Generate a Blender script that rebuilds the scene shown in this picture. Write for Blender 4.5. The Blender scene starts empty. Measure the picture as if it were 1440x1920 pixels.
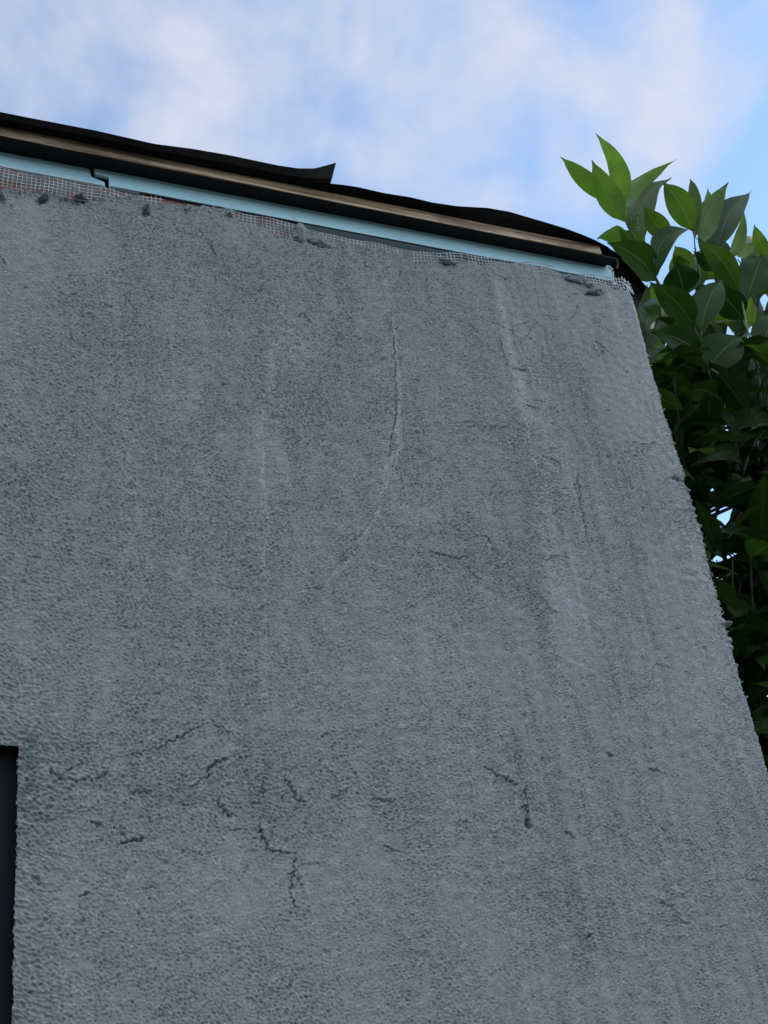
import bpy, math, random
import numpy as np
from mathutils import Vector, Matrix

random.seed(7); RNG = np.random.default_rng(11)
S = bpy.context.scene
COL = S.collection

# ------------------------------------------------------------------ camera
F = 2404.0
CAM = np.array([0.0, -1.45, 1.6])
def _n(v): v = np.array(v, float); return v/np.linalg.norm(v)
_z = _n((-591, 4078, -F)); _x = _n((5780, -580, -F)); _x = _n(_x-_z*(_x@_z)); _y = np.cross(_z, _x)
RW = np.array([_x, _y, _z])            # camera -> world
cd = bpy.data.cameras.new('camera'); cam = bpy.data.objects.new('camera', cd); COL.objects.link(cam)
M4 = Matrix.Identity(4)
for i in range(3):
    for j in range(3): M4[i][j] = RW[i][j]
    M4[i][3] = CAM[i]
cam.matrix_world = M4
cd.sensor_fit = 'VERTICAL'; cd.sensor_height = 36; cd.lens = F/1920*36
cd.clip_start = 0.05; cd.clip_end = 2000
S.camera = cam

def ray(px, py):
    return RW@np.array([px-720.0, 960.0-py, -F])
def at(px, py, y=-0.012):
    """measured point of the photograph -> point on the vertical plane at depth y"""
    d = ray(px, py); t = (y-CAM[1])/d[1]; return CAM+d*t
def fwd(px, py): return _n(ray(px, py))

# ------------------------------------------------------------------ light
SUN_EL, SUN_AZ = math.radians(24), math.radians(80)      # azimuth from +Y towards +X
sd = bpy.data.lights.new('sun', 'SUN'); sd.energy = 0.5; sd.angle = math.radians(12); sd.color = (1, .93, .82)
sun = bpy.data.objects.new('sun', sd); COL.objects.link(sun)
sv = Vector((math.sin(SUN_AZ)*math.cos(SUN_EL), math.cos(SUN_AZ)*math.cos(SUN_EL), math.sin(SUN_EL)))
sun.rotation_euler = sv.to_track_quat('Z', 'Y').to_euler(); sun.location = (0, 0, 12)

W = bpy.data.worlds.new('World'); S.world = W; W.use_nodes = True
nt = W.node_tree; nt.nodes.clear()
def N(t, kind, **kw):
    n = t.nodes.new(kind)
    for k, v in kw.items(): setattr(n, k, v)
    return n
sky = N(nt, 'ShaderNodeTexSky', sky_type='NISHITA', sun_disc=False)
sky.sun_elevation = SUN_EL; sky.sun_rotation = SUN_AZ; sky.air_density = 1.0; sky.dust_density = 0.3; sky.ozone_density = 1.5
tc = N(nt, 'ShaderNodeTexCoord')
def vdot(v):
    a = N(nt, 'ShaderNodeVectorMath', operation='DOT_PRODUCT'); nt.links.new(tc.outputs['Generated'], a.inputs[0]); a.inputs[1].default_value = tuple(v); return a.outputs['Value']
def mth(t, op, a, b=None, c=None, clamp=False):
    n = N(t, 'ShaderNodeMath', operation=op, use_clamp=clamp)
    for i, v in enumerate((a, b, c)):
        if v is None: continue
        if isinstance(v, (int, float)): n.inputs[i].default_value = v
        else: t.links.new(v, n.inputs[i])
    return n.outputs[0]
def maprange(t, v, a, b, c=0., d=1., smooth=True):
    n = N(t, 'ShaderNodeMapRange'); n.interpolation_type = 'SMOOTHSTEP' if smooth else 'LINEAR'
    t.links.new(v, n.inputs[0])
    for i, q in enumerate((a, b, c, d)): n.inputs[i+1].default_value = q
    return n.outputs[0]
# soft cloud banks: (direction, angular radius deg, weight)
banks = [((400, 120), 3.6, 1.0), ((280, 105), 2.6, .55), ((500, 90), 2.4, .7), ((60, 5), 3.0, .7), ((20, 190), 3.6, .5),
         ((430, 240), 2.2, .45), ((800, 90), 3.2, .75), ((960, 120), 4.2, .85), ((1080, 190), 3.8, .9), ((1200, 240), 2.6, .5),
         ((860, 190), 3.2, .55), ((1010, -60), 5.0, .75), ((1330, -30), 3.0, .4), ((600, -160), 6.0, .6),
         ((650, 300), 2.2, .2), ((120, 420), 5, .5), ((-300, 100), 9, .6), ((2100, -300), 8, .5), ((700, -900), 16, .6)]
acc = None
for (p, rad, w) in banks:
    d = vdot(fwd(*p))
    g = maprange(nt, d, math.cos(math.radians(rad*2.1)), 1.0, 0.0, w)
    acc = g if acc is None else mth(nt, 'ADD', acc, mth(nt, 'MULTIPLY', g, mth(nt, 'SUBTRACT', 1.0, acc)))
n1 = N(nt, 'ShaderNodeTexNoise'); n1.inputs['Scale'].default_value = 8.0; n1.inputs['Detail'].default_value = 7; n1.inputs['Roughness'].default_value = .52
n1.inputs['Distortion'].default_value = .25
nt.links.new(tc.outputs['Generated'], n1.inputs['Vector'])
n2 = N(nt, 'ShaderNodeTexNoise'); n2.inputs['Scale'].default_value = 2.2; n2.inputs['Detail'].default_value = 3
nt.links.new(tc.outputs['Generated'], n2.inputs['Vector'])
m = mth(nt, 'MULTIPLY_ADD', n1.outputs['Fac'], 2.2, -1.1)
m = mth(nt, 'ADD', acc, mth(nt, 'MULTIPLY', m, 1.0))
# beyond the modelled banks, unseen cloud is added thicker and brighter to light the wall
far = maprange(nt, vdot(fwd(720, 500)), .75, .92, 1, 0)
m = mth(nt, 'ADD', m, mth(nt, 'MULTIPLY', far, mth(nt, 'MULTIPLY_ADD', n2.outputs['Fac'], 1.6, 0.1)))
cl = maprange(nt, m, .42, 1.50)
veil = mth(nt, 'MULTIPLY_ADD', cl, .78, .21)
skym = N(nt, 'ShaderNodeVectorMath', operation='MULTIPLY'); nt.links.new(sky.outputs[0], skym.inputs[0]); skym.inputs[1].default_value = (.58, .82, .96)
mix = N(nt, 'ShaderNodeMix', data_type='RGBA')
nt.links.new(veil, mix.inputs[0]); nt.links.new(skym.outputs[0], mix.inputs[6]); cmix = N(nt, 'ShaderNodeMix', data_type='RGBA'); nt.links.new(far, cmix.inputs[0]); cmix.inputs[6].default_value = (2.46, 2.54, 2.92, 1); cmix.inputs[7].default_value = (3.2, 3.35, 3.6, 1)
sxyz = N(nt, 'ShaderNodeSeparateXYZ'); nt.links.new(tc.outputs['Generated'], sxyz.inputs[0])
# unseen cloud is brightened towards the upper right front to light the wall
far_gain = maprange(nt, vdot(_n((.62, -.38, .68))), -.15, 1.0, .38, 1.95, False)
csc = N(nt, 'ShaderNodeVectorMath', operation='SCALE'); nt.links.new(cmix.outputs[2], csc.inputs[0]); nt.links.new(mth(nt, 'ADD', mth(nt, 'MULTIPLY', far, far_gain), mth(nt, 'SUBTRACT', 1.0, far)), csc.inputs['Scale'])
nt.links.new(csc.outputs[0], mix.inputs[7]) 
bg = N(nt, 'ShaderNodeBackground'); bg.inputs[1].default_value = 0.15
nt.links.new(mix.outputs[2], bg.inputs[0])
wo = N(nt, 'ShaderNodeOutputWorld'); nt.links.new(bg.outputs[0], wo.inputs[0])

S.view_settings.view_transform = 'Standard'; S.view_settings.look = 'None'
S.view_settings.exposure = 1.0; S.view_settings.gamma = 1; S.view_settings.use_curve_mapping = False

S.cycles.max_bounces = 6; S.cycles.diffuse_bounces = 3; S.cycles.transmission_bounces = 4
# ------------------------------------------------------------------ helpers
def tag(o, label=None, cat=None, group=None, kind=None):
    if label: o['label'] = label
    if cat: o['category'] = cat
    if group: o['group'] = group
    if kind: o['kind'] = kind
    return o
def empty(name, loc):
    o = bpy.data.objects.new(name, None); COL.objects.link(o); o.location = loc; o.empty_display_size = .1; return o
def link(name, me, mat, parent=None, smooth=False):
    o = bpy.data.objects.new(name, me); COL.objects.link(o)
    me.materials.append(mat)
    if smooth: me.polygons.foreach_set('use_smooth', np.ones(len(me.polygons), bool))
    if parent:
        o.parent = parent
        pl = parent
        off = Vector((0, 0, 0))
        while pl: off += pl.location; pl = pl.parent
        o.location = -off
    return o
class MB:
    def __init__(s): s.v = []; s.f = []
    def box(s, x0, x1, y0, y1, z0, z1):
        b = len(s.v)
        s.v += [(x, y, z) for z in (z0, z1) for y in (y0, y1) for x in (x0, x1)]
        s.f += [tuple(b+i for i in q) for q in ((0, 2, 3, 1), (4, 5, 7, 6), (0, 1, 5, 4), (2, 6, 7, 3), (0, 4, 6, 2), (1, 3, 7, 5))]
    def tube(s, pts, rad, k=5, cap=True):
        pts = [Vector(p) for p in pts]; n = len(pts)
        rs = rad if isinstance(rad, (list, tuple)) else [rad]*n
        up = None; rings = []
        for i, p in enumerate(pts):
            d = (pts[min(i+1, n-1)]-pts[max(i-1, 0)]).normalized()
            if up is None: up = d.orthogonal().normalized()
            a = (up-d*up.dot(d)).normalized(); up = a; c = d.cross(a)
            b = len(s.v); rings.append(b)
            for q in range(k):
                t = 2*math.pi*q/k
                s.v.append(tuple(p+(a*math.cos(t)+c*math.sin(t))*rs[i]))
        for i in range(n-1):
            for q in range(k):
                r = (q+1) % k
                s.f.append((rings[i]+q, rings[i]+r, rings[i+1]+r, rings[i+1]+q))
        if cap:
            s.f.append(tuple(rings[0]+q for q in reversed(range(k)))); s.f.append(tuple(rings[-1]+q for q in range(k)))
    def sweep(s, prof, xs, closed=True, jit=0.0):
        """profile of (y,z) swept along x"""
        k = len(prof); rings = []
        for x in xs:
            b = len(s.v); rings.append(b)
            s.v += [(x, y+random.uniform(-jit, jit), z+random.uniform(-jit, jit)) for (y, z) in prof]
        for a, b in zip(rings, rings[1:]):
            for q in range(k if closed else k-1):
                r = (q+1) % k
                s.f.append((a+q, b+q, b+r, a+r))
        if closed:
            s.f.append(tuple(rings[0]+q for q in range(k))); s.f.append(tuple(rings[-1]+q for q in reversed(range(k))))
    def build(s, name, mat, parent=None, smooth=False, bevel=0):
        me = bpy.data.meshes.new(name); me.from_pydata(s.v, [], s.f); me.update()
        o = link(name, me, mat, parent, smooth)
        if bevel:
            b = o.modifiers.new('bevel', 'BEVEL'); b.width = bevel; b.segments = 2; b.limit_method = 'ANGLE'
        return o

# ------------------------------------------------------------------ materials
def newmat(name, col=(.5, .5, .5), rough=.8):
    m = bpy.data.materials.new(name); m.use_nodes = True
    b = m.node_tree.nodes['Principled BSDF']
    b.inputs['Base Color'].default_value = (*col, 1); b.inputs['Roughness'].default_value = rough
    return m, m.node_tree, b
def noise(t, vec, scale, detail=4, rough=.5, sc=None):
    n = N(t, 'ShaderNodeTexNoise'); n.inputs['Scale'].default_value = scale; n.inputs['Detail'].default_value = detail; n.inputs['Roughness'].default_value = rough
    if sc:
        mp = N(t, 'ShaderNodeMapping'); mp.inputs['Scale'].default_value = sc; t.links.new(vec, mp.inputs[0]); vec = mp.outputs[0]
    t.links.new(vec, n.inputs['Vector']); return n.outputs['Fac']
def ramp(t, fac, stops):
    r = N(t, 'ShaderNodeValToRGB'); e = r.color_ramp.elements
    while len(e) < len(stops): e.new(.5)
    for i, (p, c) in enumerate(stops): e[i].position = p; e[i].color = (*c, 1)
    t.links.new(fac, r.inputs[0]); return r.outputs[0]
def mixc(t, fac, a, b, mode='MIX'):
    n = N(t, 'ShaderNodeMix', data_type='RGBA', blend_type=mode)
    for i, v in ((0, fac), (6, a), (7, b)):
        if isinstance(v, tuple): n.inputs[i].default_value = (*v, 1)
        elif isinstance(v, (int, float)): n.inputs[i].default_value = v
        else: t.links.new(v, n.inputs[i])
    return n.outputs[2]
def bump(t, b, h, dist, strength=1.0):
    n = N(t, 'ShaderNodeBump'); n.inputs['Distance'].default_value = dist; n.inputs['Strength'].default_value = strength
    t.links.new(h, n.inputs['Height']); t.links.new(n.outputs[0], b.inputs['Normal'])
def objco(t): return N(t, 'ShaderNodeTexCoord').outputs['Object']

# cement render: grey, with drier paler scraped areas, dark streaks and painted ridge light
M_REN, t, b = newmat('cement_render', rough=.93)
oc = objco(t)
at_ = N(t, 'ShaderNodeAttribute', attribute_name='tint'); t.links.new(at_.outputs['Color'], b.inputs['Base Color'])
bump(t, b, noise(t, oc, 520., 1, .5), .0006, .8)

M_LUMP, t, b = newmat('mortar', (.2, .205, .205), .95); oc = objco(t)
t.links.new(ramp(t, noise(t, oc, 120, 5, .6), [(.3, (.21, .215, .21)), (.7, (.33, .34, .335))]), b.inputs['Base Color']); bump(t, b, noise(t, oc, 260, 4), .002)

M_BRICK, t, b = newmat('red_brick', rough=.9); oc = objco(t)
mp = N(t, 'ShaderNodeMapping'); mp.inputs['Rotation'].default_value = (math.radians(90), 0, 0); t.links.new(oc, mp.inputs[0])
bt = N(t, 'ShaderNodeTexBrick'); t.links.new(mp.outputs[0], bt.inputs['Vector'])
bt.inputs['Color1'].default_value = (.33, .115, .085, 1); bt.inputs['Color2'].default_value = (.25, .10, .08, 1); bt.inputs['Mortar'].default_value = (.22, .21, .2, 1)
bt.inputs['Scale'].default_value = 1; bt.inputs['Brick Width'].default_value = .25; bt.inputs['Row Height'].default_value = .075; bt.inputs['Mortar Size'].default_value = .009
c = mixc(t, maprange(t, noise(t, oc, 30, 6, .6), .44, .60, 0, .85), bt.outputs['Color'], (.22, .2, .19))
t.links.new(c, b.inputs['Base Color']); bump(t, b, noise(t, oc, 200, 4), .0015)

M_BOARD, t, b = newmat('pale_blue_board', rough=.42); oc = objco(t)
c = ramp(t, noise(t, oc, 40, 4, .6, (.12, 1, 1.6)), [(.3, (.50, .80, .93)), (.7, (.61, .88, .97))])
c = mixc(t, maprange(t, noise(t, oc, 25, 5, .7, (.5, 1, 1)), .6, .75, 0, .5), c, (.62, .76, .80))
c = mixc(t, maprange(t, noise(t, oc, 60, 3, .7), .68, .76, 0, .6), c, (.25, .3, .32))
c = mixc(t, maprange(t, noise(t, oc, 260, 3, .6, (.03, 1, 1)), .5, .7, 0, .25), c, (.36, .52, .6)); t.links.new(c, b.inputs['Base Color']); bump(t, b, noise(t, oc, 300, 3, .6, (.03, 1, 1)), .0004)
M_BACKB, t, b = newmat('grey_teal_plastic', (.045, .07, .08), .6)
M_WHITE, t, b = newmat('white_plastic', (.75, .78, .8), .4)
M_BLACKP, t, b = newmat('black_metal_profile', (.012, .012, .016), .6); oc = objco(t)
c = ramp(t, noise(t, oc, 30, 6, .7), [(.4, (.005, .004, .005)), (.75, (.014, .011, .012))]); t.links.new(c, b.inputs['Base Color']); b.inputs['Specular IOR Level'].default_value = .2
bump(t, b, noise(t, oc, 60, 4, .6, (.1, 1, 1)), .0006)
M_WOOD, t, b = newmat('pine_batten', rough=.75); oc = objco(t)
w1 = noise(t, oc, 130, 5, .65, (.025, 1, 1)); w2 = noise(t, oc, 7, 4, .6, (.5, 1, 1))
c = ramp(t, w1, [(.36, (.16, .085, .045)), (.5, (.44, .28, .16)), (.64, (.80, .62, .42))])
c = mixc(t, maprange(t, noise(t, oc, 18, 6, .65, (.4, 1, 1.5)), .45, .62, 0, .7), c, (.18, .105, .06))
t.links.new(c, b.inputs['Base Color']); bump(t, b, w1, .0012)
M_DECK, t, b = newmat('dark_sheathing', (.006, .005, .005), .9)
M_FELT, t, b = newmat('black_roofing_felt', (.01, .0085, .0085), .95); oc = objco(t)
t.links.new(ramp(t, noise(t, oc, 90, 5, .7), [(.35, (.007, .006, .006)), (.7, (.016, .013, .013))]), b.inputs['Base Color']); bump(t, b, noise(t, oc, 350, 3), .0008)
b.inputs['Specular IOR Level'].default_value = .15
M_MESH, t, b = newmat('fibreglass_mesh', (.62, .64, .6), .6); oc = objco(t)
t.links.new(ramp(t, noise(t, oc, 45, 4, .6), [(.36, (.38, .36, .34)), (.6, (.72, .74, .72))]), b.inputs['Base Color'])
M_WIN, t, b = newmat('black_window_frame', (.006, .006, .008), .6)
b.inputs['Specular IOR Level'].default_value = .2
M_GLASS, t, b = newmat('dark_glass', (.01, .012, .014), .08)
M_GROUND, t, b = newmat('ground_soil', rough=1.); oc = objco(t)
t.links.new(ramp(t, noise(t, oc, 3, 8, .65), [(.35, (.05, .055, .04)), (.65, (.10, .105, .08))]), b.inputs['Base Color']); bump(t, b, noise(t, oc, 30, 6), .02)
M_SIDE, t, b = newmat('rough_side_render', rough=.95); oc = objco(t)
t.links.new(ramp(t, noise(t, oc, 8, 8, .65), [(.3, (.2, .205, .21)), (.7, (.29, .3, .3))]), b.inputs['Base Color']); bump(t, b, noise(t, oc, 160, 5, .6), .004)
M_TILE, t, b = newmat('roof_bitumen', (.02, .02, .02), .9)

def leafmat(name, c1, c2, trans, tw, rough=.42):
    m, t, b = newmat(name, rough=rough)
    uv = N(t, 'ShaderNodeUVMap'); sx = N(t, 'ShaderNodeSeparateXYZ'); t.links.new(uv.outputs[0], sx.inputs[0])
    u = mth(t, 'ABSOLUTE', sx.outputs[0]); v = sx.outputs[1]
    rib = maprange(t, u, .01, .06, 1, 0)
    # side veins run up and outward
    vv = mth(t, 'SUBTRACT', mth(t, 'MULTIPLY', v, 11.0), mth(t, 'MULTIPLY', u, 3.2))
    tri = mth(t, 'PINGPONG', vv, .5); vein = maprange(t, tri, .0, .10, 1, 0)
    at = N(t, 'ShaderNodeAttribute', attribute_name='tone')
    oc = objco(t)
    base = mixc(t, at.outputs['Fac'], c1, c2)
    base = mixc(t, maprange(t, noise(t, oc, 22, 4, .6), .4, .7, 0, .35), base, tuple(x*.6 for x in c1))
    base = mixc(t, mth(t, 'MULTIPLY', vein, .06), base, tuple(min(1, x*2.2) for x in c2))
    base = mixc(t, mth(t, 'MULTIPLY', rib, .55), base, (.12, .18, .06))
    spots = maprange(t, noise(t, oc, 160, 2, .5), .73, .78, 0, .6)
    base = mixc(t, spots, base, (.12, .09, .04))
    t.links.new(base, b.inputs['Base Color']); b.inputs['Specular IOR Level'].default_value = .10
    bump(t, b, mth(t, 'ADD', mth(t, 'MULTIPLY', vein, .3), rib), .0006)
    tr = N(t, 'ShaderNodeBsdfTranslucent')
    t.links.new(mixc(t, mth(t, 'MULTIPLY', rib, .5), mixc(t, 1.0, base, trans, 'MULTIPLY'), (.25, .38, .10)), tr.inputs[0])
    mx = N(t, 'ShaderNodeMixShader'); t.links.new(mth(t, 'MULTIPLY_ADD', at.outputs['Fac'], tw, .07), mx.inputs[0])
    out = t.nodes['Material Output']
    t.links.new(b.outputs[0], mx.inputs[1]); t.links.new(tr.outputs[0], mx.inputs[2]); t.links.new(mx.outputs[0], out.inputs[0])
    return m
M_LEAF = leafmat('laurel_leaf', (.012, .036, .010), (.105, .160, .026), (3.2, 3.8, 1.5), .36)
M_IVY = leafmat('ivy_leaf', (.03, .06, .04), (.05, .085, .05), (1.5, 2, 1), .15)
M_STEM, t, b = newmat('green_stem', rough=.6); oc = objco(t)
t.links.new(ramp(t, noise(t, oc, 40, 4), [(.35, (.08, .10, .035)), (.7, (.15, .19, .07))]), b.inputs['Base Color'])
M_BARK, t, b = newmat('bark', rough=.9); oc = objco(t)
t.links.new(ramp(t, noise(t, oc, 40, 6, .6), [(.3, (.05, .04, .03)), (.7, (.12, .10, .08))]), b.inputs['Base Color']); bump(t, b, noise(t, oc, 80, 5), .004)

# ------------------------------------------------------------------ ground
mb = MB(); mb.v = [(-400, -400, 0), (400, -400, 0), (400, 400, 0), (-400, 400, 0)]; mb.f = [(0, 1, 2, 3)]
tag(mb.build('ground', M_GROUND), kind='structure')

# ------------------------------------------------------------------ house
XC = 1.2735; ZB = 3.093            # corner of the render, underside of the pale board
house = empty('house', (.6, 0, 0))
tag(house, 'house with rough grey cement rendered wall under a low black felted roof edge', 'house')
XJ = .2015; WZ1 = 2.166; WZ0 = 1.05; WX0 = -.75
wall = MB()
BX = XC-.014
wall.box(-2.5, WX0, 0, .24, 0, 3.0905); wall.box(WX0, XJ+.012, 0, .24, 0, WZ0); wall.box(WX0, XJ+.012, 0, .24, WZ1+.012, 3.0905)
wall.box(XJ+.012, BX, 0, .24, 0, 3.0905)
wall.box(BX-.24, BX, .24, 3.4, 0, 3.083); wall.box(-2.5, -2.26, .24, 3.4, 0, 3.083); wall.box(-2.26, BX-.24, 3.16, 3.4, 0, 3.083)
brick = wall.build('wall', M_BRICK, house)
sw = MB(); sw.box(BX+.001, XC-.001, .074, 3.4, 0, 3.06); sw.build('side_render', M_SIDE, house)

# ---- render coat: a real relief surface
DX = .00106
X0, X1, Z0, Z1 = .125, XC, 1.74, 3.098
rad = .011; wrap = .075
L1 = X1-rad; s_arc = rad*math.pi/2
ss = np.arange(X0, L1+s_arc+wrap, DX); zz = np.arange(Z0, Z1, DX)
nx, nz = len(ss), len(zz)
XX, ZZ = np.meshgrid(ss, zz)                        # rows z, cols s
def fnoise(lx, lz, ang=0., sharp=1.0, seed=None):
    """gaussian-filtered noise, wavelengths in metres, rotated by ang, unit variance"""
    r = RNG.standard_normal((nz, nx))
    kx = np.fft.fftfreq(nx, DX)[None, :]; kz = np.fft.rfftfreq  # noqa
    kz = np.fft.fftfreq(nz, DX)[:, None]
    ca, sa = math.cos(ang), math.sin(ang)
    a = (kx*ca+kz*sa)*lx; c = (-kx*sa+kz*ca)*lz
    k2 = a*a+c*c
    H = np.exp(-k2*1.0)*(k2**.8)
    f = np.fft.ifft2(np.fft.fft2(r)*H).real
    return f/f.std()
def lownoise(lx, lz):
    r = RNG.standard_normal((nz, nx)); kx = np.fft.fftfreq(nx, DX)[None, :]; kz = np.fft.fftfreq(nz, DX)[:, None]
    f = np.fft.ifft2(np.fft.fft2(r)*np.exp(-((kx*lx)**2+(kz*lz)**2)*1.2)).real
    return (f-f.mean())/f.std()
def sstep(a, b, v): u = np.clip((v-a)/(b-a), 0, 1); return u*u*(3-2*u)

def polyw(pts): return [(at(*p)[0], at(*p)[2]) for p in pts]
def subdiv(pts, jit, n=6):
    out = []
    for (a, b) in zip(pts, pts[1:]):
        for i in range(n):
            f = i/n; out.append((a[0]+(b[0]-a[0])*f+random.gauss(0, jit), a[1]+(b[1]-a[1])*f+random.gauss(0, jit)))
    out.append(pts[-1]); return out
def field(pts, R):
    """distance, side sign and arclength fraction near a polyline, inside its padded bounding box"""
    xs = [p[0] for p in pts]; zs = [p[1] for p in pts]
    i0 = max(0, int((min(xs)-R-X0)/DX)); i1 = min(nx, int((max(xs)+R-X0)/DX)+1)
    j0 = max(0, int((min(zs)-R-Z0)/DX)); j1 = min(nz, int((max(zs)+R-Z0)/DX)+1)
    if i1 <= i0 or j1 <= j0: return None
    X = XX[j0:j1, i0:i1]; Z = ZZ[j0:j1, i0:i1]
    best = np.full(X.shape, 1e9); sgn = np.zeros(X.shape); fr = np.zeros(X.shape)
    m = len(pts)-1
    for k in range(m):
        ax, az = pts[k]; bx, bz = pts[k+1]; dx, dz = bx-ax, bz-az; l2 = dx*dx+dz*dz+1e-12
        tt = np.clip(((X-ax)*dx+(Z-az)*dz)/l2, 0, 1)
        ex = X-(ax+tt*dx); ez = Z-(az+tt*dz); d = np.sqrt(ex*ex+ez*ez)
        u = d < best; best[u] = d[u]; sgn[u] = np.sign(dx*ez-dz*ex)[u]; fr[u] = ((k+tt)/m)[u]
    return (slice(j0, j1), slice(i0, i1)), best, sgn, fr

# photo-space position of each grid point, for measured areas of finish
Px = (XX-CAM[0]); Py = -0.012-CAM[1]; Pz = ZZ-CAM[2]
cx = RW[0, 0]*Px+RW[1, 0]*Py+RW[2, 0]*Pz; cy = RW[0, 1]*Px+RW[1, 1]*Py+RW[2, 1]*Pz; cz = RW[0, 2]*Px+RW[1, 2]*Py+RW[2, 2]*Pz
PU = 720+cx/-cz*F; PV = 960-cy/-cz*F
def blob(u, v, ru, rv): return np.exp(-(((PU-u)/ru)**2+((PV-v)/rv)**2))

warp = lownoise(.05, .05)
fineA = fnoise(.0076, .0033, math.radians(-33))
fineB = fnoise(.0078, .0032, math.radians(-10))
coarse = fnoise(.0105, .0046, math.radians(-30))
mixw = sstep(-.6, .8, lownoise(.12, .2)+(PU-820)/260)
fine = fineA*(1-mixw)+fineB*mixw
fine = np.where(fine < 0, -np.abs(fine)**1.4*1.1, fine*.75)          # deep pits, flat tops
rough = .78+.07*lownoise(.10, .14)+.05*warp
rough -= .38*blob(1180, 560, 200, 90)+.5*blob(1180, 700, 60, 150)+.30*blob(1000, 560, 90, 90)+.25*blob(1230, 850, 60, 120)+.25*blob(1290, 1250, 70, 300)
rough += .25*blob(1000, 900, 60, 130)+.3*blob(60, 900, 90, 220)+.10*blob(80, 1450, 100, 160)+.2*blob(1180, 860, 70, 40)
rough -= .3*blob(480, 1650, 350, 80)+.15*blob(700, 1250, 200, 100)+.45*blob(40, 460, 90, 120)
rough -= sstep(820, 1000, PU)*np.clip(.18+.16*lownoise(.022, .20), 0, .5)
rough -= .32*sstep(.7, 1.5, lownoise(.03, .085))+.2*sstep(.9, 1.6, lownoise(.07, .03))
rough = np.clip(rough, .14, 1.3)
left = .55*sstep(230, 70, PU)
streak = lownoise(.010, .30); streak2 = lownoise(.030, .45)
rightm = sstep(820, 1010, PU)
h = .00095*rough*(fine*(1-.7*left)+coarse*.85*left)+.00024*streak*rightm*(1+.5*warp)+.0004*streak2*rightm
h += .00016*coarse*rough
h += .0007*fnoise(.03, .022)*.5+.0009*lownoise(.16, .22)+.0004*lownoise(.03, .3)*sstep(700, 1000, PU)
# fine horizontal drag tears, mostly on the right hand side
tear = fnoise(.010, .0026, math.radians(-6)); tmask = sstep(-.1, 1.1, lownoise(.05, .08)+(PU-980)/300)
h -= .0019*sstep(1.5, 2.5, tear)*tmask
tear2 = fnoise(.012, .0045, math.radians(-28)); h -= .0012*sstep(2.0, 3.2, tear2)
# isolated pinholes
for k in range(230):
    x = random.uniform(.15, XC-.01); z = random.uniform(1.76, 3.07); r = random.uniform(.0010, .0024)*(1 if random.random() < .9 else 1.5)
    i = int((x-X0)/DX); j = int((z-Z0)/DX); q = 5
    sl = (slice(max(0, j-q), j+q), slice(max(0, i-q), i+q))
    d2 = ((XX[sl]-x)/1.35)**2+((ZZ[sl]-z)*1.3)**2; h[sl] -= .003*np.exp(-d2/r**2)
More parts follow.
